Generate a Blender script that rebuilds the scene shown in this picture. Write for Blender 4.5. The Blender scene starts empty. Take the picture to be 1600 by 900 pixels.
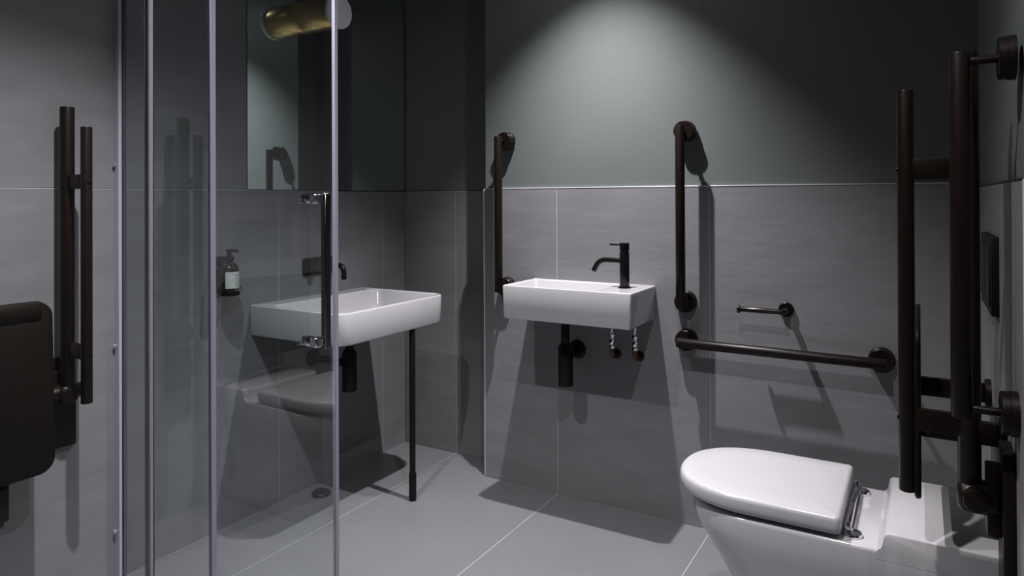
import bpy, bmesh, math, random
from mathutils import Vector, Matrix
random.seed(4)
SC = bpy.context.scene
COL = SC.collection

# ------------------------------------------------------------------ camera
yaw, pitch, roll = -0.5333, -0.0047, -0.0042
F = Vector((math.sin(yaw), math.cos(yaw), 0)); R = Vector((math.cos(yaw), -math.sin(yaw), 0)); U = Vector((0, 0, 1))
F2 = F * math.cos(pitch) - U * math.sin(pitch); U2 = U * math.cos(pitch) + F * math.sin(pitch)
R3 = R * math.cos(roll) + U2 * math.sin(roll); U3 = U2 * math.cos(roll) - R * math.sin(roll)
cd = bpy.data.cameras.new('camera'); cam = bpy.data.objects.new('camera', cd); COL.objects.link(cam)
m = Matrix((R3, U3, -F2)).transposed().to_4x4(); m.translation = Vector((2.1413, -2.6107, 1.1641))
cam.matrix_world = m
cd.sensor_width = 36; cd.lens = 36 * 1083.24 / 1600; cd.shift_y = (305.66 - 450) / 1600; cd.clip_start = 0.02
SC.camera = cam

# ------------------------------------------------------------------ world, exposure
w = bpy.data.worlds.new('world'); SC.world = w; w.use_nodes = True
w.node_tree.nodes['Background'].inputs[0].default_value = (0.5, 0.52, 0.55, 1)
w.node_tree.nodes['Background'].inputs[1].default_value = 0.0
vs = SC.view_settings
vs.view_transform = 'Standard'; vs.look = 'None'; vs.gamma = 1; vs.use_curve_mapping = False; vs.exposure = 0.0
SC.cycles.use_denoising = True
SC.cycles.max_bounces = 12; SC.cycles.transparent_max_bounces = 24
CEIL = 2.42
# downlights: x, y, beam watts, beam half angle (deg), blend, spill watts, aim point (None = straight down)
DOWNLIGHTS = [
    ('basin', 1.11, -0.56, 275, 44, 1.0, 4, None),
    ('room', 1.79, -1.74, 105, 57, 1.0, 0.5, None),
    ('shower', 0.82, -1.74, 250, 50, 1.0, 1, None),
    ('recess', 2.56, -2.1, 26, 50, 1.0, 1, None),
]

# ------------------------------------------------------------------ materials
def mat(name, col, rough=0.5, metal=0.0, noise=0.0, nscale=6.0, bump=0.0, bscale=60.0, stretch=None, coat=0.0, spec=0.5):
    M = bpy.data.materials.new(name); M.use_nodes = True
    nt = M.node_tree; b = nt.nodes['Principled BSDF']
    b.inputs['Base Color'].default_value = (*col, 1); b.inputs['Roughness'].default_value = rough
    b.inputs['Metallic'].default_value = metal; b.inputs['Specular IOR Level'].default_value = spec
    if coat: b.inputs['Coat Weight'].default_value = coat; b.inputs['Coat Roughness'].default_value = 0.05
    if noise or bump:
        tc = nt.nodes.new('ShaderNodeTexCoord'); mp = nt.nodes.new('ShaderNodeMapping')
        nt.links.new(tc.outputs['Object'], mp.inputs['Vector'])
        if stretch: mp.inputs['Scale'].default_value = stretch
    if noise:
        n = nt.nodes.new('ShaderNodeTexNoise'); n.inputs['Scale'].default_value = nscale; n.inputs['Detail'].default_value = 6
        nt.links.new(mp.outputs[0], n.inputs['Vector'])
        r = nt.nodes.new('ShaderNodeValToRGB')
        r.color_ramp.elements[0].position = 0.3; r.color_ramp.elements[1].position = 0.7
        r.color_ramp.elements[0].color = (*[c * (1 - noise) for c in col], 1)
        r.color_ramp.elements[1].color = (*[min(1, c * (1 + noise)) for c in col], 1)
        nt.links.new(n.outputs['Fac'], r.inputs[0]); nt.links.new(r.outputs[0], b.inputs['Base Color'])
    if bump:
        n2 = nt.nodes.new('ShaderNodeTexNoise'); n2.inputs['Scale'].default_value = bscale; n2.inputs['Detail'].default_value = 5
        nt.links.new(mp.outputs[0], n2.inputs['Vector'])
        bp = nt.nodes.new('ShaderNodeBump'); bp.inputs['Strength'].default_value = bump; bp.inputs['Distance'].default_value = 0.002
        nt.links.new(n2.outputs['Fac'], bp.inputs['Height']); nt.links.new(bp.outputs[0], b.inputs['Normal'])
    return M

TILE = mat('grey_porcelain_tile', (0.185, 0.182, 0.194), 0.5, noise=0.08, nscale=5, bump=0.32, bscale=12, stretch=(1, 1, 3.5), spec=0.35)
FTILE = mat('grey_floor_tile', (0.150, 0.144, 0.156), 0.42, noise=0.04, nscale=4, bump=0.1, bscale=60)
GROUT = mat('pale_grout', (0.42, 0.41, 0.42), 0.85)
PAINT = mat('dark_grey_paint', (0.108, 0.119, 0.120), 0.6, noise=0.05, nscale=3, bump=0.15, bscale=120)
CEILM = mat('ceiling_paint', (0.06, 0.06, 0.06), 0.8, noise=0.03)
TRIMM = mat('pale_metal_edge', (0.62, 0.62, 0.64), 0.35, metal=0.3)
CER = mat('white_ceramic', (0.44, 0.425, 0.447), 0.12, coat=0.4, noise=0.01)
LIDM = mat('white_lid_plastic', (0.40, 0.387, 0.406), 0.22, noise=0.01)
BRONZE = mat('dark_bronze_coating', (0.0075, 0.0045, 0.0035), 0.36, metal=0.0, spec=0.2, noise=0.12, nscale=30)
BLACK = mat('matt_black', (0.004, 0.004, 0.0042), 0.4, spec=0.25, noise=0.1, nscale=30)
TAPM = mat('black_bronze_metal', (0.022, 0.019, 0.018), 0.25, metal=0.8, noise=0.1, nscale=20)
SEATM = mat('dark_brown_plastic', (0.006, 0.0042, 0.0032), 0.5, spec=0.12, noise=0.15, nscale=18, bump=0.1, bscale=200)
CHROME = mat('chrome', (0.80, 0.80, 0.82), 0.08, metal=1.0, noise=0.01)
ALU = mat('anodised_strip', (0.46, 0.43, 0.52), 0.3, metal=0.15, noise=0.02)
SEAL = mat('pale_edge_seal', (0.40, 0.365, 0.475), 0.3, noise=0.02)
BRASS = mat('brushed_brass', (0.78, 0.56, 0.22), 0.33, metal=1.0, noise=0.08, nscale=40, stretch=(1, 12, 12))
OPAL = mat('opal_glass', (0.82, 0.80, 0.82), 0.25, noise=0.01)
COPPER = mat('aged_copper', (0.13, 0.065, 0.037), 0.35, metal=0.9, noise=0.2, nscale=60)
AMBER = mat('dark_amber_glass', (0.010, 0.008, 0.007), 0.08, coat=0.5, noise=0.05)
LABEL = mat('bottle_paper', (0.55, 0.56, 0.56), 0.6, noise=0.03)
INK = mat('label_ink', (0.22, 0.23, 0.23), 0.7, noise=0.02)
DARKCHROME = mat('dark_chrome', (0.16, 0.16, 0.17), 0.18, metal=1.0, noise=0.01)
DARKEDGE = mat('dark_rubber', (0.012, 0.012, 0.013), 0.5, noise=0.05)
MIRR = mat('mirror_silver', (0.86, 0.90, 0.89), 0.005, metal=1.0)
LENSM = bpy.data.materials.new('lamp_lens'); LENSM.use_nodes = True
_b = LENSM.node_tree.nodes['Principled BSDF']; _b.inputs['Emission Color'].default_value = (1, 0.97, 0.95, 1); _b.inputs['Emission Strength'].default_value = 6

def glass_mat(name, tint, f0=0.05):
    M = bpy.data.materials.new(name); M.use_nodes = True; nt = M.node_tree; nt.nodes.clear()
    out = nt.nodes.new('ShaderNodeOutputMaterial'); mx = nt.nodes.new('ShaderNodeMixShader')
    tr = nt.nodes.new('ShaderNodeBsdfTransparent'); gl = nt.nodes.new('ShaderNodeBsdfGlossy')
    tr.inputs[0].default_value = (*tint, 1); gl.inputs['Roughness'].default_value = 0.0; gl.inputs[0].default_value = (1, 1, 1, 1)
    lw = nt.nodes.new('ShaderNodeLayerWeight'); lw.inputs[0].default_value = 0.5     # facing: 1 - cos
    pw = nt.nodes.new('ShaderNodeMath'); pw.operation = 'POWER'; pw.inputs[1].default_value = 5
    ml = nt.nodes.new('ShaderNodeMath'); ml.operation = 'MULTIPLY_ADD'; ml.inputs[1].default_value = 1 - f0; ml.inputs[2].default_value = f0
    nt.links.new(lw.outputs['Facing'], pw.inputs[0]); nt.links.new(pw.outputs[0], ml.inputs[0])
    ge = nt.nodes.new('ShaderNodeNewGeometry'); iv = nt.nodes.new('ShaderNodeMath'); iv.operation = 'SUBTRACT'; iv.inputs[0].default_value = 1
    mm = nt.nodes.new('ShaderNodeMath'); mm.operation = 'MULTIPLY'      # thin pane: the whole reflection leaves the entry face
    nt.links.new(ge.outputs['Backfacing'], iv.inputs[1]); nt.links.new(iv.outputs[0], mm.inputs[0]); nt.links.new(ml.outputs[0], mm.inputs[1])
    nt.links.new(mm.outputs[0], mx.inputs[0]); nt.links.new(tr.outputs[0], mx.inputs[1]); nt.links.new(gl.outputs[0], mx.inputs[2])
    nt.links.new(mx.outputs[0], out.inputs[0]); return M
GLASS = glass_mat('shower_glass', (0.985, 0.99, 0.99), 0.035)
GLASS_DOOR = glass_mat('coated_door_glass', (0.97, 0.985, 0.985), 0.125)
GLASS_SIDE = glass_mat('side_glass', (0.90, 0.93, 0.925), 0.12)

# ------------------------------------------------------------------ mesh helpers (world coordinates)
def root_origin(o):
    v = Vector((0, 0, 0))
    while o: v += o.location; o = o.parent
    return v
def obj(name, bm, material, parent=None, base=None, smooth=40):
    bmesh.ops.recalc_face_normals(bm, faces=bm.faces[:])
    me = bpy.data.meshes.new(name)
    if parent is not None: off = root_origin(parent)
    elif base is not None: off = Vector(base)
    else:
        xs = [v.co.x for v in bm.verts]; ys = [v.co.y for v in bm.verts]; zs = [v.co.z for v in bm.verts]
        off = Vector(((min(xs) + max(xs)) / 2, (min(ys) + max(ys)) / 2, min(zs)))
    bmesh.ops.translate(bm, verts=bm.verts[:], vec=-off)
    if smooth:
        for f in bm.faces: f.smooth = True
    bm.to_mesh(me); bm.free()
    if smooth: me.set_sharp_from_angle(angle=math.radians(smooth))
    me.materials.append(material)
    o = bpy.data.objects.new(name, me); COL.objects.link(o)
    if parent is not None: o.parent = parent
    else: o.location = off
    return o
def tag(o, label, cat, group=None):
    o['label'] = label; o['category'] = cat
    if group: o['group'] = group
    return o
def thing(name, loc, label, cat, group=None):
    o = bpy.data.objects.new(name, None); o.empty_display_size = 0.05; COL.objects.link(o); o.location = loc
    return tag(o, label, cat, group)
def struct(o): o['kind'] = 'structure'; return o
def B(): return bmesh.new()
def hexa(bm, pts, bevel=0.0, seg=1):
    """8 corners: bottom ring of 4, top ring of 4"""
    v = [bm.verts.new(p) for p in pts]
    fs = [bm.faces.new([v[i] for i in q]) for q in ((3, 2, 1, 0), (4, 5, 6, 7), (0, 1, 5, 4), (1, 2, 6, 5), (2, 3, 7, 6), (3, 0, 4, 7))]
    if bevel:
        es = list({e for f in fs for e in f.edges})
        bmesh.ops.bevel(bm, geom=es, offset=bevel, segments=seg, profile=0.5, affect='EDGES')
    return bm
def box(bm, x0, x1, y0, y1, z0, z1, bevel=0.0, seg=1):
    x0, x1 = min(x0, x1), max(x0, x1); y0, y1 = min(y0, y1), max(y0, y1)
    return hexa(bm, [(x0, y0, z0), (x1, y0, z0), (x1, y1, z0), (x0, y1, z0), (x0, y0, z1), (x1, y0, z1), (x1, y1, z1), (x0, y1, z1)], bevel, seg)
def loft(bm, loops, cap0=True, cap1=True):
    rows = [[bm.verts.new(p) for p in L] for L in loops]
    n = len(rows[0])
    for a, b in zip(rows, rows[1:]):
        for i in range(n): bm.faces.new((a[i], a[(i + 1) % n], b[(i + 1) % n], b[i]))
    if cap0: bm.faces.new(rows[0][::-1])
    if cap1: bm.faces.new(rows[-1])
    return bm
def frame(d):
    d = Vector(d).normalized(); a = Vector((0, 0, 1)) if abs(d.z) < 0.9 else Vector((1, 0, 0))
    u = d.cross(a).normalized(); return d, u, d.cross(u).normalized()
def lathe(bm, p0, axis, prof, n=32, cap0=True, cap1=True):
    """prof: list of (distance along axis, radius)"""
    d, u, v = frame(axis); p0 = Vector(p0)
    loops = [[p0 + d * h + (u * math.cos(2 * math.pi * i / n) + v * math.sin(2 * math.pi * i / n)) * max(r, 1e-5) for i in range(n)] for h, r in prof]
    return loft(bm, loops, cap0, cap1)
def rod(bm, p0, p1, r, n=28, c=None):
    p0 = Vector(p0); p1 = Vector(p1); L = (p1 - p0).length
    c = min(r * 0.18, 0.002, L * 0.3) if c is None else c
    return lathe(bm, p0, p1 - p0, [(0, r - c), (c * 0.3, r - c * 0.3), (c, r), (L - c, r), (L - c * 0.3, r - c * 0.3), (L, r - c)], n)
def sweep(bm, pts, r, n=20):
    pts = [Vector(p) for p in pts]; d, u, v = frame(pts[1] - pts[0]); loops = []
    for i, p in enumerate(pts):
        t = (pts[min(i + 1, len(pts) - 1)] - pts[max(i - 1, 0)]).normalized()
        u = (u - t * u.dot(t)).normalized(); v = t.cross(u)
        rr = r[i] if isinstance(r, (list, tuple)) else r
        loops.append([p + (u * math.cos(2 * math.pi * k / n) + v * math.sin(2 * math.pi * k / n)) * rr for k in range(n)])
    return loft(bm, loops)
def rrect(x0, x1, y0, y1, r, n=6):
    """rounded rectangle in plane (a,b); r one radius or four (x1y1, x0y1, x0y0, x1y0)"""
    rs = r if isinstance(r, (list, tuple)) else (r,) * 4
    out = []
    for (cx, cy, sx, sy, a0), q in zip(((x1, y1, -1, -1, 0), (x0, y1, 1, -1, 90), (x0, y0, 1, 1, 180), (x1, y0, -1, 1, 270)), rs):
        for k in range(n + 1):
            a = math.radians(a0 + 90 * k / n); out.append((cx + sx * q + q * math.cos(a), cy + sy * q + q * math.sin(a)))
    return out

# ------------------------------------------------------------------ the room
D = 0.1593      # boxed wall stands this far in front of the alcove wall
A = 0.5568      # outer corner of the boxed wall
BX = 2.280      # wall behind the toilet
BE = -1.262     # its outer edge
XR = 2.89; YN = -3.4
TH = 1.2; GAP = 0.0024; JX = 0.2989; JY = -0.1593
def tile_at(parent, axis, face, sgn, a0, a1, z0, z1, name='tile', material=None, depth=0.009):
    """axis x: plane x=face, a along y.  axis y: plane y=face, a along x.  sgn: outward side"""
    g = GAP / 2; bm = B(); back = face - sgn * depth
    if axis == 'x': box(bm, back, face, a0 + g, a1 - g, z0 + g, z1 - g, 0.0008)
    elif axis == 'y': box(bm, a0 + g, a1 - g, back, face, z0 + g, z1 - g, 0.0008)
    else: box(bm, a0 + g, a1 - g, z0 + g, z1 - g, back, face, 0.0008)
    return obj(name, bm, material or TILE, parent, smooth=0)
def cuts(lo, hi, ref, step=0.6):
    k = math.ceil((lo - ref) / step + 1e-4); c = [lo]
    while ref + k * step < hi - 1e-3: c.append(ref + k * step); k += 1
    return c + [hi]
def slab(name, x0, x1, y0, y1, z0, z1, material, parent=None):
    bm = B(); box(bm, x0, x1, y0, y1, z0, z1); o = obj(name, bm, material, parent, smooth=0)
    return o if parent else struct(o)

floor = slab('floor', -0.15, XR + 0.15, YN - 0.15, 0.15, -0.1, -0.0012, GROUT)
for a0, a1 in zip(*(lambda c: (c, c[1:]))(cuts(0, XR, JX))):
    for b0, b1 in zip(*(lambda c: (c, c[1:]))(cuts(YN, 0, JY, 1.2))):
        tile_at(floor, 'z', 0.0, 1, a0, a1, b0, b1, 'floor_tile', FTILE)
slab('ceiling', -0.15, XR + 0.15, YN - 0.15, 0.15, CEIL, CEIL + 0.1, CEILM)

MY = -0.906     # left edge of the mirror
wl = slab('wall_left', -0.15, -0.0085, YN, 0.0, 0, CEIL, PAINT)
slab('grout_bed', -0.010, -0.0012, YN, 0.0, 0, TH, GROUT, wl)
slab('grout_bed', -0.010, -0.0012, YN, MY, TH, CEIL, GROUT, wl)
cl = cuts(YN, 0, JY)
for a0, a1 in zip(cl, cl[1:]): tile_at(wl, 'x', 0.0, 1, a0, a1, 0, TH)
cl = cuts(YN, MY, JY)
for a0, a1 in zip(cl, cl[1:]): tile_at(wl, 'x', 0.0, 1, a0, a1, TH, CEIL)

wb = slab('wall_back', -0.15, A + 0.15, 0.0085, 0.15, 0, CEIL, PAINT)
slab('grout_bed', 0, A, 0.0012, 0.0105, 0, TH, GROUT, wb)
cl = cuts(0, A + 0.1, JX)
for a0, a1 in zip(cl, cl[1:]): tile_at(wb, 'y', 0.0, -1, a0, a1, 0, TH)

wr = slab('wall_right', A + 0.004, BX + 0.05, -D + 0.0085, -0.002, 0, CEIL, PAINT)
HR = 1.205
slab('grout_bed', A + 0.004, BX, -D + 0.0012, -D + 0.0105, 0, HR - 0.001, GROUT, wr)
cl = cuts(A + 0.002, BX, JX)
for a0, a1 in zip(cl, cl[1:]): tile_at(wr, 'y', -D, -1, a0, a1, 0, HR)
bm = B(); box(bm, A + 0.002, BX, -D - 0.0012, -D + 0.0095, HR - 0.0005, HR + 0.0035, 0.0008); obj('edge_trim', bm, TRIMM, wr)
bm = B(); box(bm, A - 0.003, A + 0.004, -D - 0.001, -D + 0.010, 0, HR, 0.0015); obj('corner_trim', bm, TRIMM, wr)

we = slab('wall_end', BX + 0.0085, XR, BE + 0.0085, -D + 0.05, 0, CEIL, PAINT)
HE = 1.192
slab('grout_bed', BX + 0.0012, BX + 0.0105, BE + 0.004, -D, 0, HE, GROUT, we)
slab('grout_bed', BX + 0.004, XR, BE + 0.0012, BE + 0.0105, 0, HE, GROUT, we)
cl = cuts(BE, -D, -0.759)
for a0, a1 in zip(cl, cl[1:]): tile_at(we, 'x', BX, -1, a0, a1, 0, HE)
cl = cuts(BX, XR, BX + 0.3)
for a0, a1 in zip(cl, cl[1:]): tile_at(we, 'y', BE, -1, a0, a1, 0, HE)
bm = B(); box(bm, BX - 0.001, BX + 0.0095, BE + 0.003, -D, HE - 0.0005, HE + 0.003, 0.0008); obj('edge_trim', bm, DARKEDGE, we)
bm = B(); box(bm, BX - 0.0012, BX + 0.002, BE - 0.0012, BE + 0.002, 0, HE, 0.0006); obj('corner_trim', bm, GROUT, we)

wn = slab('wall_near', -0.15, XR + 0.15, YN - 0.15, YN - 0.0085, 0, CEIL, PAINT)
slab('grout_bed', 0, XR, YN - 0.0105, YN - 0.0012, 0, TH, GROUT, wn)
cl = cuts(0, XR, JX)
for a0, a1 in zip(cl, cl[1:]): tile_at(wn, 'y', YN, 1, a0, a1, 0, TH)
wc = slab('wall_recess', XR + 0.0085, XR + 0.15, YN, BE + 0.1, 0, CEIL, PAINT)
slab('grout_bed', XR + 0.0012, XR + 0.0105, YN, BE, 0, TH, GROUT, wc)
cl = cuts(YN, BE, JY)
for a0, a1 in zip(cl, cl[1:]): tile_at(wc, 'x', XR, -1, a0, a1, 0, TH)

# ------------------------------------------------------------------ ceiling downlights
def downlight(kind, x, y, watts, half, blend, spill, aim, label):
    t = thing('ceiling_downlight', (x, y, CEIL), label, 'downlight', 'recessed ceiling downlights')
    bm = B(); lathe(bm, (x, y, CEIL - 0.006), (0, 0, 1), [(0, 0.034), (0, 0.046), (0.003, 0.048), (0.006, 0.048), (0.006, 0.034)], 40, False, False)
    obj('trim_ring', bm, BLACK, t)
    bm = B(); lathe(bm, (x, y, CEIL - 0.002), (0, 0, 1), [(0, 0.033), (0.0018, 0.033)], 32); obj('lens', bm, LENSM, t)
    for nm, W_, hf, bl, rad in (('beam_lamp', watts, half, blend, 0.014), ('spill_lamp', spill, 78, 0.6, 0.014)):
        ld = bpy.data.lights.new(nm, 'SPOT'); ld.energy = W_; ld.spot_size = math.radians(2 * hf); ld.spot_blend = bl
        ld.shadow_soft_size = rad; ld.color = (1.0, 0.985, 0.99)
        lo = bpy.data.objects.new(nm, ld); COL.objects.link(lo); lo.parent = t; lo.location = (0, 0, -0.03)
        if aim and nm == 'beam_lamp':
            lo.rotation_mode = 'QUATERNION'; lo.rotation_quaternion = (Vector(aim) - Vector((x, y, CEIL - 0.03))).to_track_quat('-Z', 'Y')
DL_LABEL = {'basin': 'recessed black-rimmed ceiling downlight above the small basin', 'room': 'recessed black-rimmed ceiling downlight in front of the toilet',
            'shower': 'recessed black-rimmed ceiling downlight above the shower seat', 'recess': 'recessed black-rimmed ceiling downlight in the side recess'}
for q in DOWNLIGHTS: downlight(*q, DL_LABEL[q[0]])

# ------------------------------------------------------------------ mirror and brass lamp
t = thing('wall_mirror', (0, MY / 2, TH), 'large frameless mirror above the tiles over the large basin', 'mirror')
bm = B(); box(bm, -0.006, 0.0, MY + 0.003, -0.003, TH + 0.004, CEIL - 0.001); obj('mirror_pane', bm, MIRR, t, smooth=0)
bm = B(); box(bm, -0.0085, 0.0008, MY - 0.001, MY + 0.0028, TH + 0.0005, CEIL - 0.001); obj('side_edge', bm, DARKEDGE, t)
bm = B(); box(bm, -0.0085, 0.0008, MY + 0.0028, -0.001, TH + 0.0005, TH + 0.0037); obj('bottom_edge', bm, DARKEDGE, t)

LY, LZ = -0.622, 1.90
t = thing('wall_lamp', (0, LY, LZ), 'brushed brass cylinder wall lamp with white disc fixed on the mirror', 'wall lamp')
bm = B(); lathe(bm, (0.001, LY, LZ), (1, 0, 0), [(0, 0.060), (0, 0.064), (0.006, 0.064), (0.007, 0.062)], 48); obj('back_plate', bm, BRASS, t)
bm = B(); lathe(bm, (0.008, LY, LZ), (1, 0, 0), [(0, 0.060), (0, 0.062), (0.002, 0.0635), (0.165, 0.0635), (0.167, 0.062), (0.167, 0.058)], 64); obj('cylinder', bm, BRASS, t)
bm = B(); lathe(bm, (0.175, LY, LZ), (1, 0, 0), [(0, 0.060), (0.001, 0.066), (0.004, 0.068), (0.012, 0.068), (0.015, 0.066), (0.016, 0.05)], 64); obj('opal_disc', bm, OPAL, t)

# ------------------------------------------------------------------ basins
def basin_body(name, plan, z0, z1, taper, rim, well, wr_, zb, parent, R_):
    """plan=(x0,x1,y0,y1) outer; well=(x0,x1,y0,y1) inner opening"""
    x0, x1, y0, y1 = plan; a0, a1, b0, b1 = well; n = 8
    def L(q, r, z): return [(x, y, z) for x, y in rrect(*q, r, n)]
    def ins(q, e, keep=None):
        l = [q[0] + e, q[1] - e, q[2] + e, q[3] - e]
        if keep is not None: l[keep] = q[keep]
        return l
    bk = 0 if parent.get('back') == 'x' else 3
    rr = lambda e: tuple(max(0.0006, r - e) for r in R_)
    lo = [L(ins(plan, taper + 0.007, bk), rr(0.004), z0), L(ins(plan, taper + 0.002, bk), rr(0), z0 + 0.002), L(ins(plan, taper, bk), rr(0), z0 + 0.007),
          L(ins(plan, 0.0, bk), rr(0), z1 - 0.006), L(ins(plan, 0.0012, bk), rr(0), z1 - 0.002), L(ins(plan, 0.004, bk), rr(0.001), z1),
          L(ins(well, -0.003), wr_ + 0.002, z1), L(well, wr_, z1 - 0.002), L(ins(well, 0.002), wr_, z1 - 0.006),
          L(ins(well, 0.012), wr_ + 0.004, zb + 0.035), L(ins(well, 0.022), wr_ + 0.006, zb + 0.012), L(ins(well, 0.045), wr_ + 0.01, zb + 0.002), L(ins(well, 0.08), wr_, zb)]
    bm = B(); loft(bm, lo); return obj(name, bm, CER, parent, smooth=32)

BY0, BY1, BF = -0.893, -0.290, 0.458
t = thing('large_basin', (0, (BY0 + BY1) / 2, 0.66), 'wide white ceramic wall basin with black front leg under the mirror', 'basin'); t['back'] = 'x'
basin_body('bowl', (0.0, BF, BY0, BY1), 0.662, 0.775, 0.002, 0.012, (0.085, BF - 0.016, BY0 + 0.016, BY1 - 0.016), 0.045, 0.692, t, (0.055, 0.003, 0.003, 0.055))
bm = B(); lathe(bm, (0.26, -0.585, 0.691), (0, 0, 1), [(0, 0.03), (0.004, 0.032), (0.006, 0.028), (0.006, 0.001)], 32); obj('drain', bm, BLACK, t)
lg = B(); rod(lg, (0.449, -0.498, 0.0), (0.449, -0.498, 0.664), 0.0115)
# the leg stands just inside the front edge
bmesh.ops.translate(lg, verts=lg.verts[:], vec=(-0.009, 0.004, 0))
lo = obj('leg', lg, BLACK, t)
bm = B(); rod(bm, (0.440, -0.494, 0.001), (0.440, -0.494, 0.105), 0.0145); obj('foot_sleeve', bm, BLACK, lo)
del t['back']

def bottle_trap(label, x, y, ztop, zbody, zbot, zarm, wall_axis, wall, group):
    t = thing('bottle_trap', (x, y, zbot), label, 'bottle trap', group)
    bm = B(); rod(bm, (x, y, zbody - 0.01), (x, y, ztop), 0.016); obj('tail_pipe', bm, BLACK, t)
    bm = B(); rod(bm, (x, y, ztop - 0.024), (x, y, ztop), 0.025); obj('top_nut', bm, BLACK, t)
    bm = B(); rod(bm, (x, y, zbot), (x, y, zbody), 0.0285, c=0.003); b = obj('trap_body', bm, BLACK, t)
    bm = B(); rod(bm, (x, y, zbody - 0.006), (x, y, zbody + 0.008), 0.0225); obj('collar', bm, BLACK, b)
    e = (wall, y, zarm) if wall_axis == 'x' else (x, wall, zarm)
    bm = B(); rod(bm, (x, y, zarm), e, 0.016); obj('outlet_pipe', bm, BLACK, t)
    dr = Vector((x, y, zarm)) - Vector(e)
    bm = B(); lathe(bm, e, dr, [(0, 0.037), (0.004, 0.037), (0.010, 0.033), (0.013, 0.026), (0.013, 0.017)], 40); obj('wall_flange', bm, BLACK, t)
bottle_trap('black bottle trap under the large basin', 0.20, -0.585, 0.6612, 0.565, 0.412, 0.52, 'x', 0.0, 'bottle traps under the basins')
bottle_trap('black bottle trap under the small basin', 0.985, -0.262, 0.7198, 0.610, 0.461, 0.578, 'y', -D, 'bottle traps under the basins')

bm = B(); lathe(bm, (0.095, -0.635, 0), (0, 0, 1), [(0, 0.036), (0.010, 0.036), (0.014, 0.032), (0.015, 0.012)], 36)
tag(obj('floor_disc', bm, BLACK), 'low round black disc on the floor below the large basin', 'floor cap')  # low black disc standing for a dark oval of unidentified origin

SX0, SX1, SY = 0.798, 1.302, -0.412
t = thing('small_basin', ((SX0 + SX1) / 2, -D, 0.72), 'small white rectangular hand basin between the two vertical grab rails', 'basin'); t['back'] = 'y'
basin_body('bowl', (SX0, SX1, SY, -D), 0.7205, 0.845, 0.003, 0.01, (SX0 + 0.013, SX1 - 0.135, SY + 0.013, -D - 0.020), 0.012, 0.765, t, (0.002, 0.002, 0.008, 0.008))
bm = B(); lathe(bm, (0.985, -0.285, 0.764), (0, 0, 1), [(0, 0.03), (0.004, 0.032), (0.006, 0.028), (0.006, 0.001)], 32); obj('drain', bm, BLACK, t)
del t['back']

# pillar tap on the small basin
TX, TY = 1.228, -0.276
t = thing('pillar_tap', (TX, TY, 0.845), 'black bronze pillar mixer tap standing on the small basin', 'tap')
bm = B(); rod(bm, (TX, TY, 0.8452), (TX, TY, 0.849), 0.024); obj('base_ring', bm, TAPM, t)
bm = B(); rod(bm, (TX, TY, 0.849), (TX, TY, 0.972), 0.0175); obj('body', bm, TAPM, t)
bm = B(); rod(bm, (TX, TY, 0.971), (TX, TY, 0.978), 0.0155); obj('neck', bm, TAPM, t)
bm = B(); rod(bm, (TX, TY, 0.978), (TX, TY, 1.006), 0.0175); h = obj('cap', bm, TAPM, t)
bm = B(); rod(bm, (TX - 0.012, TY, 0.9985), (TX - 0.056, TY, 0.9985), 0.0035, 14); obj('lever', bm, TAPM, h)
pts = [(TX - 0.01, TY, 0.941), (TX - 0.05, TY, 0.942), (TX - 0.072, TY, 0.942)]
for k in range(1, 9):
    a = math.radians(62 * k / 8); pts.append((TX - 0.072 - 0.042 * math.sin(a), TY, 0.942 - 0.042 * (1 - math.cos(a))))
lx, lz = pts[-1][0], pts[-1][2]; pts.append((lx - 0.010, TY, lz - 0.0185))
bm = B(); sweep(bm, pts, 0.0095, 20); obj('spout', bm, TAPM, t)

def valve(label, x, y, zt):
    t = thing('angle_valve', (x, y, 0.567), label, 'valve', 'supply valves under the small basin')
    bm = B(); lathe(bm, (x, -D, 0.579), (0, -1, 0), [(0, 0.019), (0.004, 0.019), (0.007, 0.012)], 28); obj('wall_flange', bm, BLACK, t)
    pts = [(x, -D - 0.003, 0.579), (x, y + 0.014, 0.579)] + [(x, y + 0.014 - 0.014 * math.sin(math.radians(a)), 0.579 + 0.014 * (1 - math.cos(math.radians(a)))) for a in (22, 45, 68, 90)] + [(x, y, 0.612)]
    bm = B(); sweep(bm, pts, 0.0095, 16); obj('elbow', bm, COPPER, t)
    bm = B(); rod(bm, (x, y, 0.608), (x, y, 0.622), 0.0115, 6); obj('lower_nut', bm, CHROME, t)
    bm = B(); lathe(bm, (x, y, 0.622), (0, 0, 1), [(0, 0.0085), (0.008, 0.009), (0.012, 0.0125), (0.018, 0.0125), (0.022, 0.0085), (0.028, 0.0085)], 20); b = obj('valve_body', bm, CHROME, t)
    bm = B(); rod(bm, (x, y - 0.008, 0.637), (x, y - 0.0165, 0.637), 0.005, 14); obj('screw', bm, TAPM, b)
    bm = B(); rod(bm, (x, y, 0.650), (x, y, 0.665), 0.0115, 6); obj('upper_nut', bm, CHROME, t)
    bm = B(); rod(bm, (x, y, 0.665), (x, y, zt), 0.0055, 14); obj('hose', bm, CHROME, t)
valve('left of the two copper-elbowed supply valves below the small basin', 1.149, -0.203, 0.722)
valve('right of the two copper-elbowed supply valves below the small basin', 1.239, -0.203, 0.722)

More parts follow.
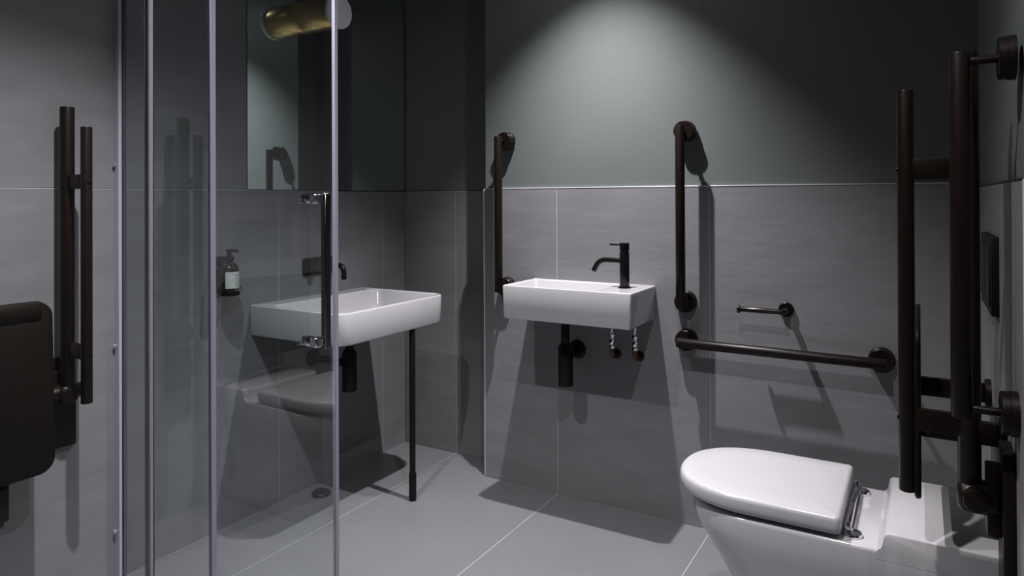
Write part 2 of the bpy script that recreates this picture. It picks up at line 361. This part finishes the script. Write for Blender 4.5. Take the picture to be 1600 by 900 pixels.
# wall mixer over the large basin
t = thing('wall_tap', (0, -0.56, 0.892), 'black wall-mounted mixer plate and spout above the large basin', 'tap')
bm = B(); loft(bm, [[(x, a, b) for a, b in rrect(-0.642 + e, -0.452 - e, 0.857 + e, 0.928 - e, 0.012 - e)] for x, e in ((0.0, 0), (0.006, 0), (0.008, 0.002))]); obj('plate', bm, BLACK, t)
pts = [(0.006, -0.522, 0.895), (0.08, -0.522, 0.895)] + [(0.08 + 0.03 * math.sin(math.radians(a)), -0.522, 0.895 - 0.03 * (1 - math.cos(math.radians(a)))) for a in range(15, 91, 15)] + [(0.110, -0.522, 0.838)]
bm = B(); sweep(bm, pts, 0.0105, 20); obj('spout', bm, BLACK, t)
bm = B(); rod(bm, (0.006, -0.60, 0.893), (0.045, -0.60, 0.893), 0.017); h = obj('handle', bm, BLACK, t)
bm = B(); rod(bm, (0.036, -0.60, 0.905), (0.036, -0.60, 0.932), 0.0035, 12); obj('lever', bm, BLACK, h)

# ------------------------------------------------------------------ grab rails
def grab_rail(label, p0, p1, nrm, off=0.075, k=1.0):
    """p0, p1: flange centres on the wall; nrm: outward normal"""
    p0 = Vector(p0); p1 = Vector(p1); nrm = Vector(nrm); d = (p1 - p0).normalized()
    t = thing('grab_rail', p0, label, 'grab rail', 'dark bronze straight grab rails')
    bm = B(); rod(bm, p0 + nrm * off - d * 0.0165, p1 + nrm * off + d * 0.0165, 0.0165, 32, 0.0025); obj('tube', bm, BRONZE, t)
    for p in (p0, p1):
        bm = B(); rod(bm, p + nrm * 0.02, p + nrm * off, 0.007, 20); obj('standoff', bm, BRONZE, t)
        bm = B(); lathe(bm, p, nrm, [(h * k, q) for h, q in ((0, 0.037), (0.0005, 0.038), (0.0165, 0.038), (0.0175, 0.037), (0.0175, 0.0355), (0.019, 0.0355), (0.019, 0.0362), (0.0335, 0.0362), (0.0355, 0.0345), (0.0355, 0.005))], 48)
        obj('wall_flange', bm, BRONZE, t)
grab_rail('vertical dark bronze grab rail left of the small basin', (0.674, -D, 0.805), (0.674, -D, 1.400), (0, -1, 0))
grab_rail('vertical dark bronze grab rail right of the small basin', (1.418, -D, 0.797), (1.418, -D, 1.402), (0, -1, 0))
grab_rail('horizontal dark bronze grab rail on the wall beside the toilet', (1.420, -D, 0.661), (2.032, -D, 0.659), (0, -1, 0))
grab_rail('vertical dark bronze grab rail on the wall behind the toilet', (BX, -1.17, 0.797), (BX, -1.17, 1.400), (-1, 0, 0), 0.080, 0.7)

t = thing('paper_holder', (1.753, -D, 0.793), 'short black toilet roll holder arm on the wall above the horizontal rail', 'paper holder')
bm = B(); lathe(bm, (1.753, -D, 0.793), (0, -1, 0), [(0, 0.024), (0.009, 0.024), (0.011, 0.022), (0.011, 0.004)], 36); obj('wall_flange', bm, TAPM, t)
bm = B(); rod(bm, (1.756, -D - 0.008, 0.793), (1.756, -D - 0.078, 0.793), 0.0095); obj('post', bm, TAPM, t)
bm = B(); rod(bm, (1.764, -D - 0.070, 0.793), (1.614, -D - 0.070, 0.793), 0.0085); obj('bar', bm, TAPM, t)
bm = B(); rod(bm, (1.618, -D - 0.070, 0.793), (1.609, -D - 0.070, 0.793), 0.0135); obj('end_cap', bm, TAPM, t)

# fold-up rails, raised against the wall.  M maps (distance from wall, along wall, height)
def fold_rail(label, M, w0=0.0):
    t = thing('fold_up_rail', M(0, 0, 0.45), label, 'fold-up rail', 'raised fold-up support rails')
    bx = lambda bm, n0, n1, s0, s1, z0, z1, bv: hexa(bm, [M(n0, s0, z0), M(n1, s0, z0), M(n1, s1, z0), M(n0, s1, z0), M(n0, s0, z1), M(n1, s0, z1), M(n1, s1, z1), M(n0, s1, z1)], bv, 2)
    bm = B(); rod(bm, M(0.058, 0, 0.625), M(0.058, 0, 1.430), 0.0185, 32, 0.003); obj('main_tube', bm, BRONZE, t)
    bm = B(); rod(bm, M(0.157, 0, 0.606), M(0.157, 0, 1.368), 0.0145, 28, 0.002); a = obj('arm_tube', bm, BRONZE, t)
    for z in (1.217, 0.745):
        bm = B(); bx(bm, 0.066, 0.152, -0.008, 0.008, z - 0.020, z + 0.020, 0.0015); b = obj('bracket', bm, BRONZE, t)
        bm = B(); rod(bm, M(0.157, 0, z), M(0.1735, 0, z), 0.006, 16); obj('screw_cap', bm, BRONZE, b)
    bm = B(); d = Vector(M(1, 0, 0)) - Vector(M(0, 0, 0))
    lathe(bm, M(0.018, 0, 0.618), d, [(0, 0.03), (0.045, 0.03), (0.052, 0.028), (0.058, 0.022), (0.060, 0.010)], 36); obj('hinge_barrel', bm, BRONZE, t)
    bm = B(); rod(bm, M(0.050, -0.040, 0.622), M(0.050, 0.046, 0.622), 0.0205, 28, 0.003); obj('hinge_pin', bm, BRONZE, t)
    bm = B(); bx(bm, w0, 0.012, -0.048, 0.048, 0.455, 0.715, 0.003); pl = obj('wall_plate', bm, BRONZE, t)
    bm = B(); bx(bm, 0.010, 0.034, -0.026, 0.026, 0.56, 0.68, 0.004); obj('hinge_block', bm, BRONZE, t)
    bm = B(); bx(bm, 0.012, 0.030, 0.010, 0.034, 0.545, 0.575, 0.002); obj('stop_block', bm, BRONZE, pl)
fold_rail('raised dark bronze fold-up rail on the wall beside the toilet backrest', lambda n, s, z: (2.2725 - n, -1.09 + s, z), 2.2725 - BX)
fold_rail('raised dark bronze fold-up rail next to the shower seat', lambda n, s, z: (n, -1.56 - s, z))

# toilet backrest
t = thing('toilet_back_support', (BX, -0.80, 0.70), 'dark padded backrest panel on two arms behind the toilet', 'back support')
bm = B(); loft(bm, [[(x, a, b) for a, b in rrect(-1.0 + e, -0.60 - e, 0.549 + e, 0.902 - e, 0.035 - e)] for x, e in ((2.126, 0.006), (2.127, 0.0025), (2.1295, 0.0), (2.1345, 0.0), (2.137, 0.0025), (2.138, 0.006))]); obj('pad', bm, SEATM, t)
for y in (-0.625, -0.965):
    bm = B(); box(bm, 2.137, BX - 0.008, y - 0.011, y + 0.011, 0.678, 0.722, 0.003, 2); a = obj('arm', bm, BRONZE, t)
    bm = B(); lathe(bm, (BX, y, 0.70), (-1, 0, 0), [(0, 0.033), (0.010, 0.033), (0.012, 0.031), (0.012, 0.01)], 36); obj('wall_flange', bm, BRONZE, a)

bm = B(); box(bm, BX - 0.014, BX, -0.855, -0.575, 0.914, 1.080, 0.002, 2)
t = thing('flush_plate', (BX, -0.715, 0.914), 'black rectangular flush plate on the wall behind the toilet', 'flush plate')
obj('plate', bm, BLACK, t)
for y0, y1 in ((-0.835, -0.718), (-0.712, -0.595)):
    bm = B(); box(bm, BX - 0.0165, BX - 0.013, y0, y1, 0.932, 1.062, 0.0012); obj('button', bm, BLACK, t)

# ------------------------------------------------------------------ toilet
TC = -0.783
def dshape(xf, xb, hw, rb, n=26, k=0.62):
    """D outline in plan, round front at xf (low x), flat back at xb; k: length of the round front / half width"""
    L = min(hw * k * 1.9, (xb - xf) * 0.7); out = []
    for i in range(n + 1):                    # front, from +y side round to -y side
        a = math.pi / 2 + math.pi * i / n
        c, s = math.cos(a), math.sin(a); e = 2.0 / 2.25
        out.append((xf + L + L * math.copysign(abs(c) ** e, c), TC + hw * math.copysign(abs(s) ** e, s)))
    for i in range(7):
        a = math.radians(-90 + 90 * i / 6); out.append((xb - rb + rb * math.cos(a), TC - hw + rb + rb * math.sin(a)))
    for i in range(7):
        a = math.radians(90 * i / 6); out.append((xb - rb + rb * math.cos(a), TC + hw - rb + rb * math.sin(a)))
    return out
t = thing('toilet', (1.95, TC, 0), 'white back-to-wall toilet with closed lid under the backrest', 'toilet')
prof = [(0.0, 1.800, 0.118), (0.006, 1.796, 0.122), (0.05, 1.79, 0.125), (0.14, 1.765, 0.132), (0.22, 1.722, 0.142), (0.29, 1.678, 0.155), (0.335, 1.648, 0.165),
        (0.36, 1.634, 0.1695), (0.375, 1.628, 0.1712), (0.41, 1.622, 0.1722), (0.417, 1.624, 0.171), (0.4195, 1.630, 0.167)]
bm = B(); loft(bm, [[(x, y, z) for x, y in dshape(xf, BX - 0.001, hw, 0.006)] for z, xf, hw in prof]); obj('bowl', bm, CER, t, smooth=50)
# raised ledge at the back with a soft front step
sec = [(2.050, 0.410), (2.056, 0.4200), (2.061, 0.4235), (2.0645, 0.431), (2.067, 0.446), (2.070, 0.454), (2.076, 0.459), (BX - 0.002, 0.459), (BX - 0.002, 0.40), (2.050, 0.40)]
def ring(y, e): 
    c = (2.16, 0.43); return [(x + (c[0] - x) * e * 0.02, y, z - (0.004 * e if z > 0.44 else 0)) for x, z in sec]
bm = B(); loft(bm, [ring(TC - 0.1722, 1), ring(TC - 0.1705, 0.4), ring(TC - 0.167, 0), ring(TC + 0.167, 0), ring(TC + 0.1705, 0.4), ring(TC + 0.1722, 1)]); obj('rear_ledge', bm, CER, t, smooth=35)
def dslab(zs, xf, xb, hw, rb):
    bm = B(); loft(bm, [[(x, y, z) for x, y in dshape(xf + e, xb - e, hw - e, max(rb - e, 0.002))] for z, e in zs]); return bm
obj('seat', dslab([(0.4212, 0.024), (0.4225, 0.020), (0.4285, 0.020), (0.4295, 0.022)], 1.597, 1.985, 0.175, 0.012), LIDM, t, smooth=50)
obj('lid', dslab([(0.4300, 0.009), (0.4330, 0.004), (0.4400, 0.001), (0.447, 0.0), (0.460, 0.0008), (0.466, 0.0028), (0.4695, 0.0065), (0.471, 0.012), (0.4715, 0.06)], 1.591, 1.988, 0.177, 0.014), LIDM, t, smooth=50)
bm = B(); rod(bm, (1.997, TC - 0.125, 0.438), (1.997, TC + 0.125, 0.438), 0.0075, 20); obj('hinge_rod', bm, CHROME, t)
for s in (-1, 1):
    y = TC + s * 0.128
    bm = B(); lathe(bm, (2.006, y, 0.419), (0, 0, 1), [(0, 0.021), (0.004, 0.0215), (0.0075, 0.019), (0.0085, 0.001)], 32); h = obj('hinge_foot', bm, CHROME, t)
    bm = B(); box(bm, 1.990, 2.004, y - 0.008, y + 0.008, 0.424, 0.447, 0.003, 2); obj('hinge_knuckle', bm, CHROME, h)

# ------------------------------------------------------------------ soap bottle in its wall holder
OX, OY = 0.066, -1.032
t = thing('bottle_holder', (0, OY, 0.83), 'black wall bracket holding the soap bottle left of the large basin', 'holder')
bm = B(); box(bm, 0.0, 0.010, OY - 0.026, OY + 0.026, 0.838, 0.965, 0.003, 2); obj('wall_plate', bm, BLACK, t)
bm = B(); lathe(bm, (OX, OY, 0.8335), (0, 0, 1), [(0, 0.033), (0, 0.0345), (0.012, 0.0345), (0.012, 0.0325), (0.003, 0.0322)], 40, True, True); obj('cup', bm, BLACK, t)
bm = B(); box(bm, 0.008, OX - 0.028, OY - 0.010, OY + 0.010, 0.836, 0.846, 0.002); obj('arm', bm, BLACK, t)
bm = B(); rod(bm, (0.009, OY - 0.014, 0.925), (0.030, OY - 0.014, 0.925), 0.0045, 14); obj('stud', bm, CHROME, t)
t = thing('soap_bottle', (OX, OY, 0.837), 'dark amber pump soap bottle with a pale printed label on the wall', 'soap bottle')
bm = B(); lathe(bm, (OX, OY, 0.837), (0, 0, 1), [(0, 0.027), (0.002, 0.030), (0.006, 0.0315), (0.084, 0.0315), (0.094, 0.030), (0.102, 0.025), (0.108, 0.017), (0.110, 0.012), (0.116, 0.0115)], 48); body = obj('body', bm, AMBER, t)
bm = B(); lathe(bm, (OX, OY, 0.952), (0, 0, 1), [(0, 0.0135), (0.001, 0.0145), (0.015, 0.0145), (0.017, 0.012), (0.018, 0.008), (0.030, 0.0075), (0.031, 0.0075)], 32); obj('pump_collar', bm, BLACK, t)
# pump head: nozzle points along the wall
hd = Vector((0.35, 0.94, 0)).normalized(); c0 = Vector((OX, OY, 0.988))
pts = [c0 - hd * 0.012, c0 - hd * 0.010, c0 - hd * 0.004, c0 + hd * 0.006, c0 + hd * 0.018 + Vector((0, 0, -0.001)), c0 + hd * 0.030 + Vector((0, 0, -0.0035)), c0 + hd * 0.031 + Vector((0, 0, -0.004))]
bm = B(); sweep(bm, pts, [0.002, 0.0045, 0.0065, 0.0065, 0.0048, 0.0036, 0.002], 14); obj('pump_nozzle', bm, BLACK, t)
def patch(bm, a0, a1, z0, z1, r, n=16):
    top = []; bot = []
    for i in range(n + 1):
        a = math.radians(a0 + (a1 - a0) * i / n)
        bot.append(bm.verts.new((OX + r * math.cos(a), OY + r * math.sin(a), z0))); top.append(bm.verts.new((OX + r * math.cos(a), OY + r * math.sin(a), z1)))
    for i in range(n): bm.faces.new((bot[i], bot[i + 1], top[i + 1], top[i]))
bm = B(); patch(bm, -62, 95, 0.859, 0.916, 0.0318, 28); lb = obj('label', bm, LABEL, body)
for z, h, a0, a1 in ((0.9085, 0.0016, -30, 40), (0.902, 0.004, -12, 32), (0.892, 0.0035, -10, 28), (0.884, 0.0012, -40, 40), (0.8785, 0.0022, -8, 34), (0.8735, 0.0022, -8, 30), (0.8685, 0.0022, -8, 34), (0.8635, 0.0016, -8, 22)):
    bm = B(); patch(bm, a0 + 8, a1 + 8, z - h / 2, z + h / 2, 0.03195, 10); obj('printed_line', bm, INK, body)

# ------------------------------------------------------------------ shower seat, folded up
SYR, SYL = -1.640, -2.06
t = thing('shower_seat', (0, -1.84, 0.34), 'dark brown fold-up shower seat folded flat against the tiled wall', 'shower seat')
bm = B()
def seat_loop(x, e): return [(x + 0.016 * (0.9 - b) / 0.45, a, b) for a, b in rrect(SYL + e, SYR - e, 0.449 + e, 0.900 - e, 0.042 - e, 8)]
loft(bm, [seat_loop(0.118, 0.006), seat_loop(0.121, 0.001), seat_loop(0.126, 0), seat_loop(0.138, 0), seat_loop(0.143, 0.001), seat_loop(0.146, 0.006)]); pn = obj('panel', bm, SEATM, t, smooth=45)
bm = B(); pts = []
prof = [(0.134, 0.846), (0.147, 0.850), (0.152, 0.858), (0.153, 0.875), (0.150, 0.890), (0.143, 0.8985), (0.134, 0.900)]
loft(bm, [[(x - 0.002 * (1 if s else 0), y, z) for x, z in prof] for y, s in ((SYL + 0.040, 1), (SYL + 0.044, 0), (SYR - 0.034, 0), (SYR - 0.030, 1))]); obj('front_lip', bm, SEATM, pn)
bm = B(); rod(bm, (0.085, SYL + 0.05, 0.455), (0.085, SYR - 0.06, 0.455), 0.014); obj('hinge_bar', bm, BRONZE, t)
for y in (-1.752, -1.95):
    bm = B(); box(bm, 0, 0.012, y - 0.028, y + 0.028, 0.36, 0.56, 0.003, 2); obj('wall_plate', bm, BRONZE, t)
    bm = B(); box(bm, 0.010, 0.128, y - 0.011, y + 0.011, 0.425, 0.485, 0.004, 2); a = obj('hinge_arm', bm, BRONZE, t)
    bm = B(); box(bm, 0.088, 0.128, y - 0.018, y + 0.018, 0.345, 0.452, 0.006, 2); obj('stop_foot', bm, BLACK, a)
    bm = B(); rod(bm, (0.108, y, 0.330), (0.108, y, 0.346), 0.012); obj('rubber_end', bm, DARKEDGE, a)

# ------------------------------------------------------------------ shower glass: a front line along x = 1 and a side panel back to the wall
TD = math.radians(-1.5); nv = Vector((math.cos(TD), math.sin(TD), 0))
def gp(y, n=0.0): return Vector(((1.040 - y * math.sin(TD)) / math.cos(TD), y, 0)) + nv * n      # front line, n towards the room
SA = Vector((0.0, -1.3815, 0)); SB = Vector((gp(-1.4585).x - 0.006, -1.4560, 0)); sd = (SB - SA).normalized(); sn = Vector((-sd.y, sd.x, 0))
def sp(a, n=0.0): return SA + sd * a + sn * n                                                      # side line, a from the wall, n out of the shower
GZ0, GZ1 = 0.012, 2.10
def gbox(bm, ya, yb, n0, n1, z0, z1, bevel=0.0, seg=1, g=None):
    g = g or gp
    p = [g(ya, n0), g(ya, n1), g(yb, n1), g(yb, n0)]
    return hexa(bm, [(*q.xy, z0) for q in p] + [(*q.xy, z1) for q in p], bevel, seg)
def pane(label, ya, yb, material, g=None):
    t = thing('glass_panel', (*(g or gp)((ya + yb) / 2).xy, 0), label, 'glass panel', 'shower screen glass panels')
    bm = B(); gbox(bm, ya, yb, -0.003, 0.003, GZ0, GZ1, g=g); obj('pane', bm, material, t, smooth=0)
    return t
p1 = pane('clear fixed shower glass panel in front of the folded seat', -2.95, -1.9020, GLASS)
bm = B(); gbox(bm, -1.9017, -1.8940, -0.008, 0.008, 0, GZ1, 0.0015); pf = obj('post', bm, ALU, p1)
bm = B(); gbox(bm, -1.8938, -1.8915, -0.006, 0.006, 0, GZ1, 0.0006); obj('rubber_seal', bm, DARKEDGE, pf)
p3 = pane('narrow clear shower glass panel between the two pale vertical profiles', -1.8913, -1.7825, GLASS_DOOR)
p4 = pane('clear shower glass door leaf with a chrome pull handle', -1.7697, -1.4721, GLASS_DOOR)
for ya, yb in ((-1.7818, -1.7697), (-1.4721, -1.4600)):
    bm = B(); gbox(bm, ya, yb, -0.0045, 0.0045, 0.004, GZ1, 0.0015); obj('edge_profile', bm, SEAL, p4)
# side panel with its wall profile
LS = (SB - SA).length
p2 = pane('clear shower glass side panel meeting the left wall at a screwed profile', 0.006, LS, GLASS_SIDE, sp)
bm = B(); gbox(bm, 0.0, 0.030, -0.0135, -0.0035, 0, GZ1, 0.001, g=sp); hp = obj('wall_profile', bm, ALU, p2)
bm = B(); gbox(bm, 0.0, 0.030, 0.0035, 0.0095, 0, GZ1, 0.001, g=sp); obj('outer_profile', bm, DARKCHROME, p2)
bm = B(); gbox(bm, 0.022, 0.034, -0.0035, -0.0031, 0.01, GZ1, g=sp); obj('rubber_seal', bm, DARKEDGE, hp)
for z in (1.274, 0.7185, 0.151):
    bm = B(); q = sp(0.012, -0.0135); lathe(bm, (q.x, q.y, z), -sn, [(0, 0.0048), (0.005, 0.0048), (0.008, 0.003), (0.0088, 0.0004)], 18); obj('cap_screw', bm, CHROME, hp)
# pull handle on the door leaf
hx = -1.552
bm = B(); gbox(bm, hx + 0.017, hx + 0.034, 0.028, 0.042, 0.845, 1.178, 0.0015); hb = obj('handle_bar', bm, DARKCHROME, p4)
for z in (1.166, 0.860):
    bm = B(); gbox(bm, hx - 0.006, hx + 0.0175, 0.018, 0.038, z - 0.010, z + 0.010, 0.002); obj('handle_arm', bm, CHROME, hb)
    bm = B(); q = gp(hx + 0.004, 0.003); lathe(bm, (q.x, q.y, z), nv, [(0, 0.011), (0.014, 0.011), (0.017, 0.0095), (0.022, 0.0095)], 24); obj('handle_boss', bm, CHROME, hb)
    bm = B(); q = gp(hx + 0.004, -0.003); lathe(bm, (q.x, q.y, z), -nv, [(0, 0.011), (0.006, 0.011), (0.008, 0.009)], 24); obj('back_boss', bm, CHROME, hb)
